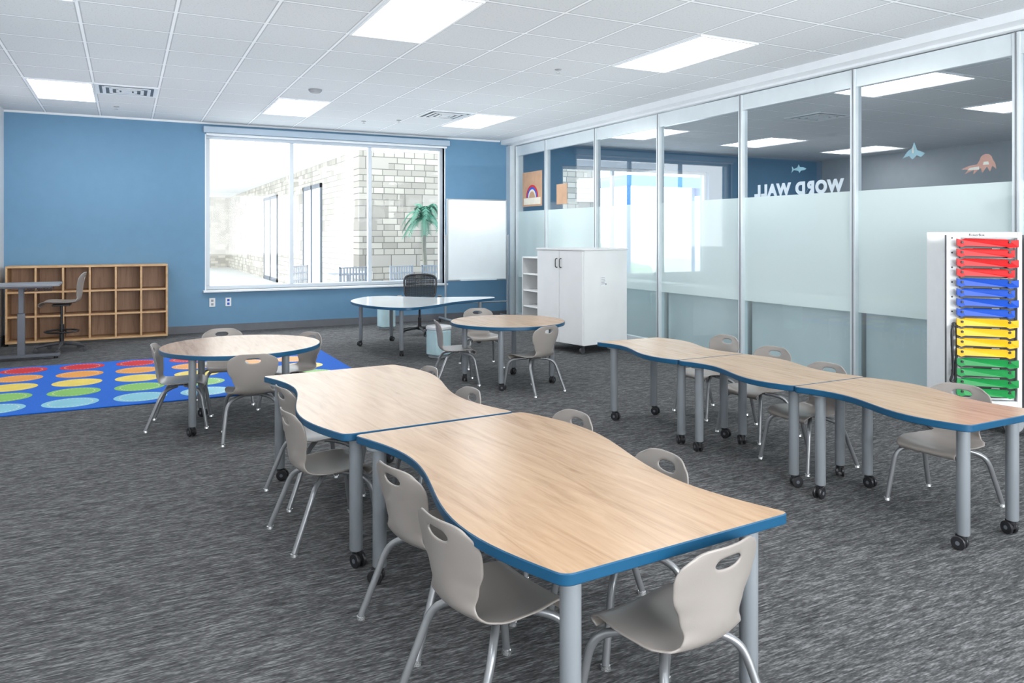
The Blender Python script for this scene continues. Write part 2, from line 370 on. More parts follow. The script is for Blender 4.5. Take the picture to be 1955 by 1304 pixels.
for k,(rr) in enumerate((.2,.165,.13)):
    for j in range(16):
        a,b2=math.pi*j/16,math.pi*(j+1)/16; ri=rr-.035
        m.poly([(-.002,math.cos(a)*rr,.14+math.sin(a)*rr),(-.002,math.cos(b2)*rr,.14+math.sin(b2)*rr),(-.002,math.cos(b2)*ri,.14+math.sin(b2)*ri),(-.002,math.cos(a)*ri,.14+math.sin(a)*ri)],k)
m.obj('rainbow_print',['dred','bluebar','cream'],r,smooth=False)
m=MB(); m.poly([(-.002,-.28,.03),(-.002,.28,.03),(-.002,.28,.135),(-.002,-.28,.135)],0); m.obj('ground_print','cream',r,smooth=False)
m=MB(); m.box(PX-.012,PX-.008,9.55,9.85,1.8,2.1); tag(m.obj('paper_sheet','paper',smooth=False),'orange paper sheet taped on the glass','paper')
# ------------------------------------------------------------------ ceiling fixtures
def troffer(lamp,grp,lbl):
    T=root('ceiling_troffer',lbl,'ceiling light',(0,0,H),group=grp)
    m=MB(); w,l,f=.30,.605,.02
    m.box(-w,w,-l,-l+f,-.015,-.001); m.box(-w,w,l-f,l,-.015,-.001); m.box(-w,-w+f,-l+f,l-f,-.015,-.001); m.box(w-f,w,-l+f,l-f,-.015,-.001)
    m.obj('fixture_frame','trimw',T,smooth=False)
    m=MB(); m.box(-w+f,w-f,-l+f,l-f,-.009,-.003); m.obj('light_diffuser',lamp,T,smooth=False)
    return T
for xs,lamp,grp,lbl in(((-.595,1.84,4.285),'lamp','ceiling lights','recessed rectangular ceiling light fixture, lit'),((6.95,9.4,11.85),'lamp2','neighbouring room ceiling lights','recessed ceiling light fixture seen through glass, lit')):
    T=troffer(lamp,grp,lbl); first=True
    for x in xs:
        for y in(.95,5.22,9.49):
            if first: T.location=(x,y,H); first=False
            else: dup(T,(x,y,H),0)
V=root('air_vent','square white ceiling air diffuser with louvers','air vent',(0.01,9.185,H),group='ceiling air vents')
m=MB(); m.box(-.3,.3,-.3,-.26,-.012,-.001); m.box(-.3,.3,.26,.3,-.012,-.001); m.box(-.3,-.26,-.26,.26,-.012,-.001); m.box(.26,.3,-.26,.26,-.012,-.001); m.obj('vent_frame','trimw',V,smooth=False)
m=MB()
for k in range(3):
    q=.21-.065*k
    m.box(-q,q,-q-.02,-q+.012,-.020,-.014); m.box(-q,q,q-.012,q+.02,-.020,-.014); m.box(-q-.02,-q+.012,-q,q,-.020,-.014); m.box(q-.012,q+.02,-q,q,-.020,-.014)
m.box(-.05,.05,-.05,.05,-.02,-.014)
m.obj('louver_set','trimw',V,smooth=False)
m=MB(); m.box(-.26,.26,-.26,.26,-.005,-.002); m.obj('vent_cavity','column',V,smooth=False)
dup(V,(3.68,9.185,H),0); dup(V,(8.1,7.1,H),0)
SD=root('smoke_detector','small round white ceiling smoke detector','smoke detector',(1.81,8.23,H))
m=MB(); m.lathe([(.07,0.002),(.07,-.015),(.05,-.035),(.001,-.037)]); m.obj('detector_housing','gray',SD)
SP=root('sprinkler_head','small ceiling fire sprinkler head','sprinkler',(3.63,6.2,H),group='sprinkler heads')
m=MB(); m.lathe([(.035,0.004),(.03,-.006),(.001,-.007)],seg=16); m.obj('escutcheon','gray',SP)
m=MB(); m.lathe([(.008,-.006),(.008,-.03),(.02,-.031),(.02,-.035),(.001,-.036)],seg=12); m.obj('deflector','nick',SP)
for p in((1.52,4.45),(3.3,9.9),(-.1,10.4),(2.9,10.2)): dup(SP,(p[0],p[1],H),0)
# ------------------------------------------------------------------ chairs
def shell_mb(sc=1.0,dz=0):
    prof=cat([(.150,0,.272),(.163,0,.284),(.150,0,.298),(.10,0,.304),(.02,0,.300),(-.06,0,.297),(-.115,0,.303),(-.145,0,.325),(-.158,0,.36),(-.163,0,.41),(-.170,0,.47),(-.183,0,.53),(-.196,0,.575)],4)
    n=len(prof); nt=22
    wk=[(0,.135),(.08,.155),(.25,.17),(.42,.165),(.5,.145),(.56,.118),(.62,.108),(.70,.125),(.80,.155),(.88,.162),(.95,.15),(1,.12)]
    def wf(s):
        for (a,b),(c,d) in zip(wk,wk[1:]):
            if s<=c: t=(s-a)/(c-a); t=t*t*(3-2*t); return b+(d-b)*t
        return wk[-1][1]
    L=[0]
    for i in range(1,n): L.append(L[-1]+(prof[i]-prof[i-1]).length)
    V=[];rho=[]
    hx,hz,zc=.056,.018,.532
    for i,p in enumerate(prof):
        s=L[i]/L[-1]; w=wf(s)
        for k in range(nt+1):
            t=-1+2*k/nt
            back=max(0,min(1,(s-.5)/.15)); seat=1-back
            lift=seat*.016*t*t*(1 if s>.1 else s*10)
            fw=back*.032*t*t
            q=max(0,(i-(n-6))/5)
            x=p.x+fw; z=p.z+lift-.022*abs(t)**5*q
            y=w*t
            d=9
            if s>.7:
                dz_=z-zc
                d=math.hypot(y/hx, dz_/(hz*.7 if dz_>0 else hz*1.15))
            V.append(Vector((x,y,z))); rho.append(d)
    F=[];kill=set()
    for i in range(n-1):
        for k in range(nt):
            q=(i*(nt+1)+k,i*(nt+1)+k+1,(i+1)*(nt+1)+k+1,(i+1)*(nt+1)+k)
            if sum(rho[j] for j in q)/4<1.0: kill.update(q); continue
            F.append(q)
    used=set(j for f in F for j in f)
    for j in kill&used:
        v=V[j]; d=rho[j]
        if d>.3:
            v.y=v.y/d; nz=zc+(v.z-zc)/d; v.x+= (nz-v.z)*-.28; v.z=nz
    m=MB(); m.add([(v.x*sc,v.y*sc,v.z*sc+dz) for v in V],F); return m
def shell_finish(o,th=.007):
    import bmesh
    b=bmesh.new(); b.from_mesh(o.data); loose=[v for v in b.verts if not v.link_faces]; bmesh.ops.delete(b,geom=loose,context='VERTS')
    for f in b.faces: f.smooth=True
    for e in b.edges: e.smooth=True
    b.to_mesh(o.data); b.free()
    s=o.modifiers.new('solid','SOLIDIFY'); s.thickness=th; s.offset=0
    s=o.modifiers.new('sub','SUBSURF'); s.levels=1; s.render_levels=1
CH=root('student_chair','gray-beige plastic shell student chair with steel legs','chair',(0,0,0))
o=shell_mb().obj('seat_shell','shell',CH); shell_finish(o)
for sx in(1,-1):
    for sy in(1,-1):
        if sx>0: P=[(.03,sy*.05,.283),(.08,sy*.10,.278),(.125,sy*.138,.262),(.148,sy*.158,.225),(.162,sy*.168,.15),(.185,sy*.182,.012)]
        else: P=[(-.02,sy*.05,.281),(-.06,sy*.10,.272),(-.095,sy*.138,.252),(-.118,sy*.158,.215),(-.148,sy*.168,.14),(-.200,sy*.182,.012)]
        m=MB(); m.tube(cat(P,5),.0120,10); lg=m.obj('leg','chrome',CH)
        m=MB(); m.lathe([(.010,.014),(.015,.012),(.017,0.0005),(.001,0)],(P[-1][0],P[-1][1],0),14); g=m.obj('glide','nick',lg)
m=MB(); m.tube([(.03,-.06,.283),(.03,.06,.283)],.010,8); m.tube([(-.02,-.06,.281),(-.02,.06,.281)],.010,8); m.tube([(.03,0,.283),(-.02,0,.281)],.010,8); m.obj('seat_bracket','chrome',CH)
chairs=[ # x,y,facing deg, group
 (.935,1.97,10,0),(.965,2.47,12,0),(.805,3.44,6,0),(.88,3.99,8,0),
 (1.51,2.14,178,0),(1.56,2.80,182,0),(1.36,3.47,180,0),(1.40,4.14,180,0),(1.30,1.62,100,0),
 (3.92,4.45,180,1),(3.79,3.83,184,1),(3.57,3.21,178,1),(3.64,2.42,186,1),
 (.35,5.88,-10,2),(.75,5.31,84,2),(.71,6.47,-88,2),(1.15,6.00,205,2),
 (2.67,6.40,-14,3),(3.13,5.77,108,3),(3.26,7.12,-100,3)]
lab={0:'beside wavy table pair',1:'at row of small wavy tables',2:'at round table by rug',3:'at round table near cabinet'}
CH['group']='student chairs'
for i,(x,y,a,g) in enumerate(chairs):
    lb='gray-beige plastic shell chair '+lab[g]
    if i==0: CH.location=(x,y,0); CH.rotation_euler=(0,0,D(a)); CH['label']=lb
    else: dup(CH,(x,y,0),D(a),lb)
# ------------------------------------------------------------------ tables
def add_legs(r,pts,top,rad=.025):
    for (x,y) in pts:
        m=MB(); m.lathe([(rad*.9,.066),(rad,.07),(rad,top-.012),(rad*1.9,top-.010),(rad*1.9,top-.001),(.001,top)][::1],(x,y,0),20); lg=m.obj('leg','leg',r)
        a=random.uniform(0,6.28)
        m=MB()
        mx=Matrix.Translation((x,y,0))@Matrix.Rotation(a,4,'Z')
        sub=MB()
        for yy in(-.022,.008):
            sub.lathe([(.012,yy-.001),(.027,yy),(.030,yy+.004),(.030,yy+.011),(.027,yy+.014),(.012,yy+.015)],(.014,0,.030),20,0,'y')
            sub.lathe([(.009,yy-.002),(.009,yy+.016)],(.014,0,.030),14,1,'y')
        sub.box(-.012,.03,-.007,.007,.028,.064); sub.lathe([(.016,.05),(.016,.07),(.001,.071)],(0,0,0),14)
        m.v=[tuple(mx@Vector(v)) for v in sub.v]; m.f=sub.f; m.m=sub.m
        c=m.obj('caster',['black','column'],lg)
def wavy(L,W,amp,r=.03,n=26):
    o=[]
    def off(y): t=(y+L/2)/L; return -amp*math.sin(2*math.pi*t)
    hw,hl=W/2,L/2
    def bez(a,c,b):
        return [((1-t)**2*a[0]+2*t*(1-t)*c[0]+t*t*b[0],(1-t)**2*a[1]+2*t*(1-t)*c[1]+t*t*b[1]) for t in(.25,.5,.75)]
    pr=[(hw+off(y),y) for y in [-hl+r+(L-2*r)*k/n for k in range(n+1)]]
    pl=[(-hw+off(y),y) for y in [hl-r-(L-2*r)*k/n for k in range(n+1)]]
    a=(-hw+r,-hl);b=(hw-r,-hl);c=(hw-r,hl);d=(-hw+r,hl)
    o+= [a,b]+bez(b,(hw,-hl),pr[0])+pr+bez(pr[-1],(hw,hl),c)+[c,d]+bez(d,(-hw,hl),pl[0])+pl+bez(pl[-1],(-hw,-hl),a)
    return o
TT=.56
def wtable(label,loc,rot,L,W,amp,group,lx,ly):
    r=root('activity_table',label,'table',(loc[0],loc[1],0),rot,group)
    m=MB(); m.prism(wavy(L,W,amp),TT-.03,TT,0,1,.003); m.obj('table_top',['oak','edge'],r)
    add_legs(r,[(sx*(W/2-lx),sy*(L/2-ly)) for sx in(1,-1) for sy in(1,-1)],TT-.03,.0265)
    return r
wtable('wavy oak laminate table, blue edge, chair at its free end',(1.225,2.235),D(4.2),1.43,.77,.07,'large wavy tables',.075,.085)
wtable('wavy oak laminate table, blue edge, joined end to end',(1.10,3.68),D(3.6),1.43,.77,.07,'large wavy tables',.075,.085)
for k,y in enumerate((2.39,3.31,4.23)):
    wtable('small wavy oak laminate table in a row of three',(3.345,y),D(1),.915,.56,.055,'small wavy tables',.10,.09)
def rtable(label,x,y,rad,a0):
    r=root('round_table',label,'table',(x,y,0),0,'round tables')
    ol=[(rad*math.cos(2*math.pi*k/56),rad*math.sin(2*math.pi*k/56)) for k in range(56)]
    m=MB(); m.prism(ol,TT-.03,TT,0,1,.003); m.obj('table_top',['oak','edge'],r)
    add_legs(r,[((rad-.12)*math.cos(a0+k*math.pi/2),(rad-.12)*math.sin(a0+k*math.pi/2)) for k in range(4)],TT-.03,.025)
rtable('round oak laminate table with blue edge beside the dotted rug',.74,5.72,.54,D(215))
rtable('round oak laminate table with blue edge near white cabinet',3.11,6.22,.52,D(235))
KO=[(2.40,9.0),(2.36,8.5),(2.48,8.05),(2.72,7.82),(3.04,7.95),(3.45,8.27),(3.85,8.45),(4.10,8.58),(4.12,8.76),(3.75,8.92),(3.42,9.02),(3.2,9.25),(3.0,9.5),(2.7,9.45)]
kx,ky=3.1,8.7
r=root('kidney_table','white-topped kidney-shaped teacher table with blue edge','table',(kx,ky,0))
ol=[(p.x,p.y) for p in cat([(a-kx,b-ky,0) for a,b in KO],6,True)]
m=MB(); m.prism(ol,TT-.03,TT,0,1,.003); m.obj('table_top',['whitetop','edge'],r)
add_legs(r,[(2.54-kx,9.06-ky),(2.72-kx,8.07-ky),(3.93-kx,8.64-ky),(3.0-kx,9.3-ky)],TT-.03,.023)
# ------------------------------------------------------------------ rug
r=root('dotted_rug','blue classroom rug with rows of coloured dots','rug',(0,0,0))
m=MB(); m.prism(rrect(-1.22,2.02,6.70,9.08,.04),0.001,.011,0,0,.003); m.obj('rug_body','rug',r)
m=MB(); cols=['dred','orange','dyellow','dgreen','dlblue','dwhite']
for i in range(6):
    for j in range(5):
        cxx,cyy=-.89+.5*i,8.83-.465*j
        m.poly([(cxx+.20*math.cos(2*math.pi*k/40),cyy+.19*math.sin(2*math.pi*k/40),.0120) for k in range(40)],j)
        for k in range(30):
            a,b2=2*math.pi*k/30,2*math.pi*(k+.5)/30
            m.poly([(cxx+q*math.cos(t),cyy+q*math.sin(t),.0126) for q,t in((.150,a),(.160,a),(.160,b2),(.150,b2))],5)
m.obj('dot_pattern',cols,r,smooth=False)
# ------------------------------------------------------------------ cubby
r=root('cubby_shelf','low maple cubby shelf with eighteen brown compartments','shelf',(-.40,10.88,0))
w,h0,h1,dp=.89,.03,.965,.38; t=.024
m=MB(); m.box(-w,w,0,dp,h1-t,h1); m.box(-w,w,0,dp,h0,h0+t); m.box(-w,-w+t,0,dp,h0+t,h1-t); m.box(w-t,w,0,dp,h0+t,h1-t); m.obj('cubby_case','cubedge',r,smooth=False,bevel=.003)
m=MB(); m.box(-w+t,w-t,dp-.01,dp-.001,h0+t,h1-t); m.obj('back_panel','cubin',r,smooth=False)
m=MB(); m2=MB(); iw=(2*w-2*t)/6; ih=(h1-h0-2*t)/3
for k in range(1,6):
    x=-w+t+k*iw; m.box(x-.011,x+.011,.004,dp-.01,h0+t,h1-t); m2.box(x-.011,x+.011,0,.004,h0+t,h1-t)
for k in range(1,3):
    z=h0+t+k*ih; m.box(-w+t,w-t,.006,dp-.01,z-.011,z+.011); m2.box(-w+t,w-t,.001,.006,z-.011,z+.011)
m.obj('divider_grid','cubin',r,smooth=False); m2.obj('edge_banding','cubedge',r,smooth=False)
m=MB(); m.box(-w+.03,w-.03,.04,dp-.03,0,h0); m.obj('plinth','dgray',r,smooth=False)
# ------------------------------------------------------------------ star base
def star(r,R,zc,mat='black',col='gray',ztop=.3,cr=.022):
    m=MB()
    for k in range(5):
        a=2*math.pi*k/5+.3; m.tube([(0,0,zc),(R*.5*math.cos(a),R*.5*math.sin(a),zc-.01),(R*math.cos(a),R*math.sin(a),zc-.035)],[.022,.018,.013],8)
    m.lathe([(.035,zc-.03),(.035,zc+.02),(.001,zc+.021)],seg=14)
    b=m.obj('star_base',mat,r)
    for k in range(5):
        a=2*math.pi*k/5+.3; m=MB(); x,y=R*math.cos(a),R*math.sin(a)
        for yy in(-.02,.006): m.lathe([(.01,yy),(cr+.003,yy+.002),(cr+.003,yy+.012),(.01,yy+.014)],(x,y,cr+.003),14,0,'y')
        m.lathe([(.012,cr+.004),(.012,zc-.035)],(x,y,0),10); m.obj('caster',mat,b)
    m=MB(); m.tube([(0,0,zc),(0,0,zc+(ztop-zc)*.5)],.024,12); m.tube([(0,0,zc+(ztop-zc)*.5),(0,0,ztop)],.014,12); m.obj('gas_lift',col,r)
r=root('drafting_chair','tall gray-beige shell swivel chair with foot ring','chair',(-.66,10.22,0),D(176))
sc=1.28; dz=.56-.30*sc
o=shell_mb(sc,dz).obj('seat_shell','shell',r); shell_finish(o,.009)
m=MB(); m.box(-.09,.09,-.08,.08,.525,.545); m.obj('seat_plate','black',r,bevel=.004)
star(r,.26,.095,'dgray','black',.53)
m=MB(); m.tube([(.17*math.cos(2*math.pi*k/28),.17*math.sin(2*math.pi*k/28),.23) for k in range(28)],.010,8,closed=True)
for k in range(3):
    a=2.1*k; m.tube([(0.02*math.cos(a),.02*math.sin(a),.25),(.17*math.cos(a),.17*math.sin(a),.23)],.007,6)
m.obj('foot_ring','black',r)
r=root('standing_desk','gray adjustable-height desk on steel column','desk',(-1.0,9.68,0))
m=MB(); m.prism(rrect(-.345,.37,-.27,.27,.03),.797,.820,0,0,.003); m.obj('desk_top','desk',r)
m=MB(); m.box(-.035,.035,-.03,.03,.05,.5); m.box(-.026,.026,-.022,.022,.5,.775); m.obj('lifting_column','column',r,bevel=.004)
m=MB(); m.box(-.34,.36,-.035,.035,.022,.055); m.box(-.3,.3,-.24,.24,.780,.797); m.obj('foot_bar','column',r,bevel=.006)
m=MB()
for x in(-.3,.32): m.lathe([(.02,0),(.022,.004),(.018,.022)],(x,0,0),12)
m.obj('leveling_foot','black',r)
m=MB()
for k in range(9): m.tube([(.05+.03*k,-.2,.79),(.05+.03*k,-.2,.745),(.05+.03*k,.1,.745),(.05+.03*k,.1,.79)],.0025,5)
for q in((-.2,.76),(-.2,.745),(.1,.76),(.1,.745)): m.tube([(.04,q[0],q[1]),(.30,q[0],q[1])],.003,5)
m.obj('wire_basket','dgray',r)
r=root('office_chair','black mesh-back swivel office chair behind teacher table','chair',(3.56,9.80,0),D(-112))
star(r,.29,.09,'black','black',.36)
m=MB(); m.prism(rrect(-.22,.22,-.22,.22,.08),.37,.43,0,0,.015); m.obj('seat_cushion','dgray',r)
m=MB()
fr=cat([(-.22,-.18,.49),(-.25,-.215,.61),(-.27,-.20,.76),(-.28,0,.795),(-.27,.20,.76),(-.25,.215,.61),(-.22,.18,.49),(-.215,0,.47)],5,True)
m.tube(fr,.015,8,closed=True); m.tube(cat([(-.05,0,.37),(-.20,0,.37),(-.255,0,.42),(-.225,0,.48)],4),.018,8); m.obj('back_frame','black',r)
m=MB()
for k in range(20):
    z=.50+.0142*k; x=-.22-.055*(k/20)
    m.tube([(x,-.200,z),(x-.015,0,z),(x,.200,z)],.0052,4)
for k in range(-12,13):
    m.tube([(-.225-.008,k*.016,.485),(-.262-.01,k*.016,.65),(-.282,k*.016,.785)],.0045,4)
m.obj('mesh_back','mesh',r)
for s in(1,-1):
    m=MB(); m.tube(cat([(-.05,s*.2,.39),(-.03,s*.26,.42),(-.04,s*.27,.48),(-.02,s*.27,.50)],4),.012,8); m.box(-.13,.12,s*.27-.03,s*.27+.03,.50,.52); m.obj('armrest','black',r)
ST=root('soft_stool','pale teal and white small tapered stool','stool',(3.07,7.84,0),.4,'pale teal stools')
m=MB(); m.prism(rrect(-.11,.11,-.11,.11,.05),.03,.30,0,0,.012); m.obj('stool_body','teal',ST)
m=MB(); m.prism(rrect(-.115,.115,-.115,.115,.05),.30,.35,0,0,.014); m.obj('stool_cushion','white',ST)
m=MB(); m.prism(rrect(-.09,.09,-.09,.09,.04),0,.03,0,0,.004); m.obj('stool_foot','gray',ST)
dup(ST,(3.33,10.55,0),.1)
# ------------------------------------------------------------------ whiteboard
r=root('mobile_whiteboard','white magnetic whiteboard on a rolling metal stand','whiteboard',(4.87,10.80,0),D(-1))
m=MB(); m.box(-.485,.485,-.008,.008,.66,1.88); m.obj('board_panel','board',r,smooth=False)
m=MB(); m.box(-.505,-.485,-.015,.015,.64,1.90); m.box(.485,.505,-.015,.015,.64,1.90); m.box(-.485,.485,-.015,.015,.64,.66); m.box(-.485,.485,-.015,.015,1.88,1.90); m.obj('board_frame','dalu',r,smooth=False,bevel=.003)
for s in(1,-1):
    m=MB(); m.tube([(s*.525,.0,.06),(s*.525,.0,1.35)],.016,10); m.tube([(s*.525,-.27,.065),(s*.525,.27,.065)],.018,8); lg=m.obj('stand_leg','dalu',r)
    for q in(-.25,.25):
        m=MB(); m.lathe([(.01,-.012),(.025,-.01),(.025,.01),(.01,.012)],(s*.525,q,.025),14,0,'x'); m.box(s*.525-.014,s*.525+.014,q-.006,q+.006,.03,.056); m.obj('caster','dgray',lg)
m=MB(); m.tube([(-.52,0,.30),(.52,0,.30)],.012,8); m.obj('cross_bar','dalu',r)
m=MB(); m.box(-.3,.3,-.07,-.012,.645,.655); m.box(-.3,.3,-.07,-.066,.655,.668); m.obj('pen_tray','alu',r,smooth=False)
# ------------------------------------------------------------------ cabinet
r=root('storage_cabinet','tall white two-door rolling storage cabinet','cabinet',(4.55,7.23,0),D(12))
dx,wy=.72,.78; z0,z1=.10,1.19
m=MB(); m.box(.02,dx,0,wy,z0,z1-.022); m.obj('cabinet_body','cabw',r,smooth=False,bevel=.003)
m=MB(); m.box(-.01,dx+.01,-.01,wy+.01,z1-.022,z1); m.obj('cabinet_top','cabw',r,smooth=False,bevel=.004)
for k in(0,1):
    a=k*wy/2+.004; b=(k+1)*wy/2-.004
    m=MB(); m.box(0,.018,a,b,z0+.005,z1-.028); d=m.obj('door','cabw',r,smooth=False,bevel=.003)
    yh=wy/2+(-.035 if k==0 else .035)
    m=MB(); m.tube(cat([(0,yh,z1-.12),(-.025,yh,z1-.125),(-.028,yh,z1-.17),(-.025,yh,z1-.215),(0,yh,z1-.22)],3),.006,8); m.obj('handle','dgray',d)
for x in(.07,dx-.07):
    for y in(.07,wy-.07):
        m=MB(); m.lathe([(.008,-.012),(.036,-.011),(.036,.011),(.008,.012)],(x-.01,y,.036),16,0,'y'); m.box(x-.03,x+.03,y-.03,y+.03,.088,.1); m.box(x-.015,x+.012,y-.017,y-.013,.03,.09); m.box(x-.015,x+.012,y+.013,y+.017,.03,.09); m.obj('caster','dgray',r)
m=MB(); m.box(.28,.38,-.003,-.0005,.76,.87,0)
for k in range(5): m.box(.29,.345+.005*(k%3),-.004,-.003,.85-.017*k,.856-.017*k,1)
m.box(.355,.375,-.004,-.003,.77,.79,1)
m.obj('label_sticker',['white','gray'],r,smooth=False)
r=root('open_bookcase','white open bookcase against glass partition','bookcase',(5.2,9.0,0))
m=MB(); t=.02; h=1.03; w=.93; dp=.42
m.box(0,dp,0,t,0.0,h); m.box(0,dp,w-t,w,0,h); m.box(0,dp,t,w-t,h-t,h); m.box(dp-.01,dp,t,w-t,0,h-t); m.box(.02,dp-.01,t,w-t,0,.06)
m.obj('bookcase_body','cabw',r,smooth=False,bevel=.002)
m=MB()
for z in(.3,.53,.77): m.box(.01,dp-.01,t,w-t,z,z+t)
m.obj('shelf_board','cabw',r,smooth=False)
# ------------------------------------------------------------------ instrument cart
r=root('chime_bar_cart','white rolling panel cart with coloured metal chime bars','musical instrument',(4.98,3.30,0),D(-37))
m=MB(); m.box(0,.10,0,.03,.16,1.36); m.box(.45,.48,0,.03,.16,1.36); m.box(.10,.45,0,.03,1.32,1.36); m.box(.10,.45,0,.03,.16,.22)
m.box(0,.02,.03,.34,.16,1.36); m.box(.02,.48,.03,.34,.13,.16); m.box(.46,.48,.03,.34,.16,1.36); m.box(.02,.46,.31,.34,.16,1.36)
m.obj('cart_frame','white',r,smooth=False,bevel=.004)
m=MB()
m.tube([(.004,-.006,.18),(.004,-.006,1.34)],.006,6)
for k in range(12): m.lathe([(.006,-.003),(.006,.001)],(.045,0,.22+.1*k),10,0,'y')
m.obj('edge_strip','dgray',r)
m=MB(); m.box(.10,.45,.04,.05,.22,1.32,0)
for k in range(8):
    zc=.315+.133*k; m.poly([(.25+.06*math.cos(2*math.pi*j/20),.038,zc+.05*math.sin(2*math.pi*j/20)) for j in range(20)][::-1],1)
    m.box(.36,.445,.028,.039,zc-.064,zc+.064,1)
m.obj('resonator_panel',['white','black'],r,smooth=False)
order=['red']*4+['bluebar']*4+['yellow']*4+['green']*4
for k,cn in enumerate(order):
    z=1.292-.0668*k; ext=.0 if k%2 else .025
    m=MB()
    ol=[(.055,.002),(.080,-.010),(.105,.0),(.355,.0),(.375,-.010),(.410+ext,.0),(.410+ext,.048),(.375,.040),(.355,.050),(.105,.050),(.080,.040),(.055,.048)]
    n=len(ol)
    def ydep(x): return -.050-.03*math.cos((x-.235)*7)
    vs=[(x,ydep(x),zz+z-.024-.010*(x-.06)/.4) for x,zz in ol]+[(x,ydep(x)+.012,zz+z-.024-.010*(x-.06)/.4) for x,zz in ol]
    m.add(vs,[tuple(range(n)),tuple(range(2*n-1,n-1,-1))]+[(i,i+n,(i+1)%n+n,(i+1)%n) for i in range(n)])
    for x in(.085,.375):
        m.tube([(x,-.065,z),(x,0.003,z)],.009,8,1); m.lathe([(.008,-.072),(.008,-.05)],(x,.0,z),10,1,'y')
    m.box(.085,.395,-.035,-.015,z-.042,z-.022,1)
    m.obj('chime_bar',[cn,'black'],r,smooth=False,label=cn.replace('bar','')+' metal chime bar')
m=MB(); m.box(.50,.53,0,.3,.16,1.34)
for k in range(16): m.box(.53,.90,-.06,-.04,1.27-.0668*k,1.305-.0668*k)
m.box(.53,.90,.02,.05,.16,1.34); m.box(.90,.93,0,.3,.16,1.34); m.obj('side_rack',['silverbar'],r,smooth=False,bevel=.002)
m=MB(); m.box(.48,.50,.1,.2,.13,.18); m.obj('rack_link','gray',r)
for x,y in((-.05,.02),(.42,-.02),(.02,.33),(.85,.30)):
    m=MB(); m.lathe([(.02,-.018),(.055,-.017),(.058,-.012)],(x,y,.075),24,1,'y'); m.tube([(x+.06*math.cos(2*math.pi*k/24),y,.075+.06*math.sin(2*math.pi*k/24)) for k in range(24)],.0148,8,0,True); m.lathe([(.052,-.010),(.052,.010)],(x,y,.075),24,1,'y')
    m.box(x-.01,x+.06,y+.02,y+.028,.07,.15,1); m.box(x-.01,x+.07,y-.02,y+.03,.128,.14,1)
    m.obj('wheel',['dgray','gray'],r)
hp=[(.055,-.03,.74),(.030,-.045,.70),(.028,-.05,.60),(.034,-.05,.46),(.030,-.05,.40),(.020,-.05,.36),(.045,-.05,.36),(.052,-.05,.47),(.060,-.05,.62),(.058,-.04,.73)]
m=MB(); m.tube(cat(hp,5),.009,8); m.tube([(.055,-.045,.735),(.055,0,.735)],.013,8); m.obj('hanging_strap','black',r)
textobj('RokerBox',.024,(.15,-.002,1.333),(math.pi/2,0,0),'black','brand_lettering',.001,r,off=0)
# ------------------------------------------------------------------ exterior
m=MB(); m.box(-14,30,11.56,48,-.2,-.05); struct(m.obj('ground','pave',smooth=False),'pale concrete patio','ground')
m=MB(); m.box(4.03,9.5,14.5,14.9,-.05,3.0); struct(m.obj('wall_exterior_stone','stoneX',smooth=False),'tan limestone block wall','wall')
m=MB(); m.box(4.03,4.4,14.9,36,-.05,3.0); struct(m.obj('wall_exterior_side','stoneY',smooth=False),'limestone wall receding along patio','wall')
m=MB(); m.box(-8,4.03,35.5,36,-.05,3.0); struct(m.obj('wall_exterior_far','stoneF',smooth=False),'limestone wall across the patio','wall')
m=MB(); m.box(-.5,4.03,15.5,36,3.0,3.15); struct(m.obj('trim_6','soff',smooth=False),'white patio canopy soffit','trim')
for i,(y,wd) in enumerate(((18.6,1.0),(24.5,1.2))):
    r=root('patio_door','dark framed glass door in limestone wall','door',(4.03,y,-.05),group='patio doors')
    m=MB(); m.box(-.04,-.001,-wd,-wd+.09,0,2.6); m.box(-.04,-.001,wd-.09,wd,0,2.6); m.box(-.04,-.001,-.05,.05,0,2.6); m.box(-.04,-.001,-wd,wd,2.5,2.6); m.box(-.04,-.001,-wd,wd,0,.12); m.obj('door_frame','doorf',r,smooth=False)
    m=MB(); m.box(-.02,-.002,-wd+.09,wd-.09,.12,2.5); m.obj('door_glass','cabw',r,smooth=False)
r=root('patio_window','teal-tinted window in far limestone wall','window',(1.9,35.5,0))
m=MB(); m.box(-.9,.9,-.03,0,.6,2.6); m.obj('pane','shark',r,smooth=False)
m=MB(); m.box(-1,-.9,-.06,0,.5,2.7); m.box(.9,1,-.06,0,.5,2.7); m.box(-.9,.9,-.06,0,.5,.6); m.box(-.9,.9,-.06,0,2.6,2.7); m.obj('frame','trimw',r,smooth=False)
r=root('palm_tree','small potted palm with green fronds by stone wall','palm tree',(5.05,13.65,-.05))
m=MB(); m.tube(cat([(0,0,.25),(.02,0,.8),(0,.01,1.2),(.01,0,1.72)],5),[.05]*5+[.045]*5+[.04]*6,8); m.obj('trunk','trunk',r)
m=MB(); m.lathe([(.14,0),(.18,.28),(.16,.28),(.15,.26),(.001,.26)],seg=18); m.obj('pot','gray',r)
m=MB()
for k in range(22):
    a=2*math.pi*k/22+random.uniform(-.2,.2); up=random.uniform(.0,1.6); Lf=random.uniform(.38,.52)
    pts=[]
    for j in range(9):
        t=j/8; rr=Lf*t*(1-.22*up); z=1.70+Lf*(up*1.5*t-(.9+.7*up)*t*t*1.0); pts.append(Vector((rr*math.cos(a),rr*math.sin(a),z)))
    m.tube(pts,[.008]*8+[.003],4)
    sd=Vector((-math.sin(a),math.cos(a),0))
    for j in range(1,9):
        for s in(1,-1):
            for q in(0,.33,.66):
                p=pts[j]-(pts[j]-pts[j-1])*q; dirn=(pts[j]-pts[j-1]).normalized(); ln=.17*(1-.5*j/9)
                tip=p+sd*s*ln*.75+dirn*ln*.6-Vector((0,0,ln*.35)); m.poly([p,p+dirn*.026,tip])
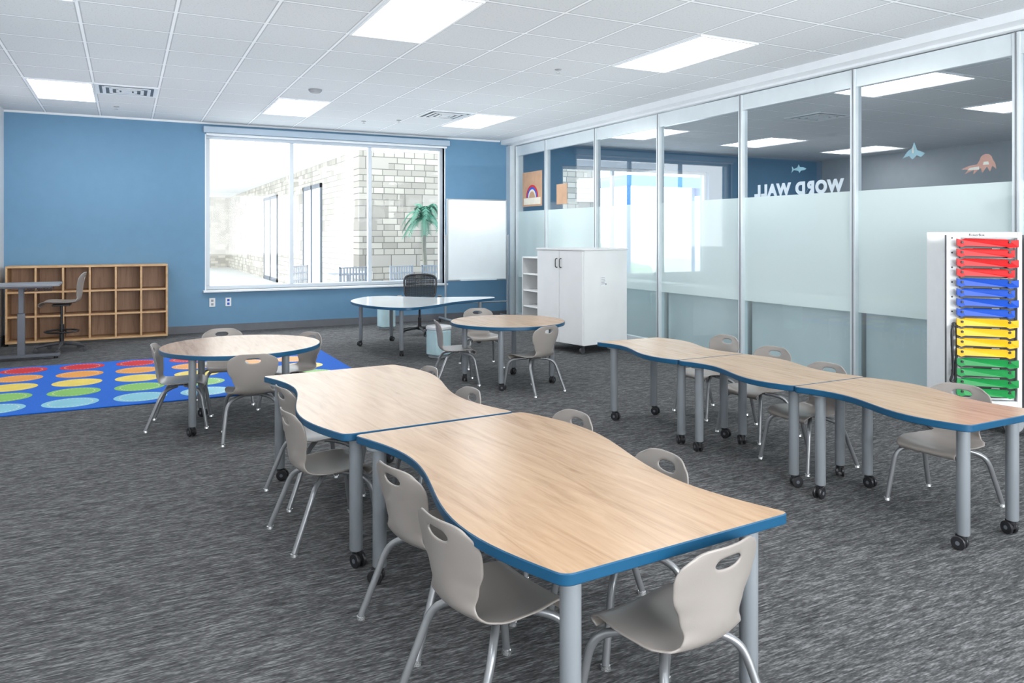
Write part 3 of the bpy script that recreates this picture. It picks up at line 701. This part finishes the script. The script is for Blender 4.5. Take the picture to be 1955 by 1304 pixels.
m.obj('fronds','palm',r,smooth=False)
PC=root('patio_chair','dark slatted metal patio chair outside the window','patio chair',(2.5,13.5,-.05),.8,'patio chairs')
m=MB()
for x in(-.22,.22):
    for y in(-.22,.22): m.tube([(x,y,0),(x,y,.44)],.012,6)
m.obj('leg_frame','gray',PC)
m=MB(); m.box(-.24,.24,-.24,.24,.43,.45); m.obj('seat','gray',PC)
m=MB()
for k in range(9): m.box(-.22+.052*k,-.195+.052*k,-.245,-.235,.5,.86)
for z in(.5,.62,.74,.85): m.box(-.24,.24,-.25,-.235,z,z+.02)
for x in(-.24,.22): m.box(x,x+.02,-.25,-.23,.44,.88)
m.obj('slatted_back','gray',PC)
for p,a in(((3.3,12.55),.1),((4.15,12.75),.3),((4.85,12.75),-.1)): dup(PC,(p[0],p[1],-.05),a)
PT=root('patio_table','round gray metal patio table','patio table',(3.6,13.6,-.05),0)
m=MB(); m.lathe([(.42,.70),(.42,.73),(.001,.731)],seg=28); m.obj('table_top','gray',PT)
m=MB(); m.lathe([(.25,0),(.25,.02),(.03,.03),(.03,.70)],seg=16); m.obj('pedestal','gray',PT)
r=root('play_structure','playground structure with green slide and red roof','playground',(11.4,19,-.05))
m=MB()
for x in(-1.2,.2):
    for y in(-.8,.8): m.tube([(x,y,0),(x,y,2.6)],.06,8)
m.obj('post_frame','gray',r)
m=MB(); m.box(-1.3,.3,-.9,.9,1.0,1.08); m.obj('deck','dgray',r)
m=MB(); m.add([(-1.4,-1,2.2),(.4,-1,2.2),(.4,1,2.2),(-1.4,1,2.2),(-.5,0,2.8)],[(0,1,4),(1,2,4),(2,3,4),(3,0,4),(3,2,1,0)]); m.obj('roof','pink',r)
m=MB(); m.tube(cat([(.3,0,1.15),(.9,0,1.0),(1.8,0,.5),(2.5,0,.25),(2.9,0,.22)],5),.28,14); m.obj('slide','slide',r)
m=MB()
for k in range(6): m.tube([(-1.9+.1*k,-.3,.2+.16*k),(-1.9+.1*k,.3,.2+.16*k)],.02,6)
for y in(-.3,.3): m.tube([(-2.0,y,0),(-1.3,y,1.1)],.025,6)
m.obj('ladder','gray',r)
r=root('shade_canopy','blue fabric shade canopy on posts','canopy',(12.2,15.0,-.05))
m=MB(); m.add([(-2.2,-1,2.75),(2.2,-1,2.75),(2.2,2,2.75),(-2.2,2,2.75),(-2.2,-1,2.5),(2.2,-1,2.5),(2.2,2,2.5),(-2.2,2,2.5)],[(0,1,2,3),(4,5,1,0),(5,6,2,1),(7,4,0,3)]); m.obj('canopy_fabric','canopy',r,smooth=False)
m=MB()
for x in(-2.15,2.15):
    for y in(-.95,1.95): m.tube([(x,y,0),(x,y,2.75)],.05,8)
m.obj('canopy_post','canopy',r)
# ------------------------------------------------------------------ light
w=bpy.data.worlds.new('World'); S.world=w; w.use_nodes=True
bg=w.node_tree.nodes['Background']; bg.inputs[0].default_value=(.90,.96,1,1); bg.inputs[1].default_value=6.0
def lightobj(name,l,loc,rot):
    o=bpy.data.objects.new(name,l); COL.objects.link(o); o.location=loc; o.rotation_euler=rot; return o
l=bpy.data.lights.new('rear_fill','AREA'); l.shape='RECTANGLE'; l.size=5.6; l.size_y=1.9; l.energy=300; l.color=(.95,.98,1)  # added fill light outside the unseen rear opening, brightens room and ceiling
lightobj('rear_fill',l,(2.3,-3.3,1.7),(D(97),0,0))
l=bpy.data.lights.new('ceiling_fill_spot','SPOT'); l.energy=25; l.spot_size=D(170); l.spot_blend=1; l.shadow_soft_size=0; l.color=(.95,.98,1)  # added upward spots without fixtures, standing in for light bounced onto the ceiling
for x in(-.1,1.7,3.5,4.9):
    for y in(1.4,3.6,5.8,8.0,10.2):
        lightobj('ceiling_fill_spot',l,(x,y,1.25),(D(180),0,0))
l2=l.copy(); l2.energy=20  # weaker added ceiling fill for the neighbouring room, no fixtures there
for x in(7.5,10.5):
    for y in(3.0,6.0,9.0): lightobj('ceiling_fill_spot',l2,(x,y,1.1),(D(180),0,0))
# ------------------------------------------------------------------ camera
cd=bpy.data.cameras.new('camera'); cam=bpy.data.objects.new('camera',cd); COL.objects.link(cam)
cam.location=(0,0,1.335); cam.rotation_euler=(D(90),0,D(-26.88)); cd.sensor_width=36; cd.lens=36*1455/1955; cd.shift_y=-202/1955; cd.clip_end=200; cd.clip_start=.05
S.camera=cam
S.view_settings.view_transform='Standard'; S.view_settings.exposure=0.06
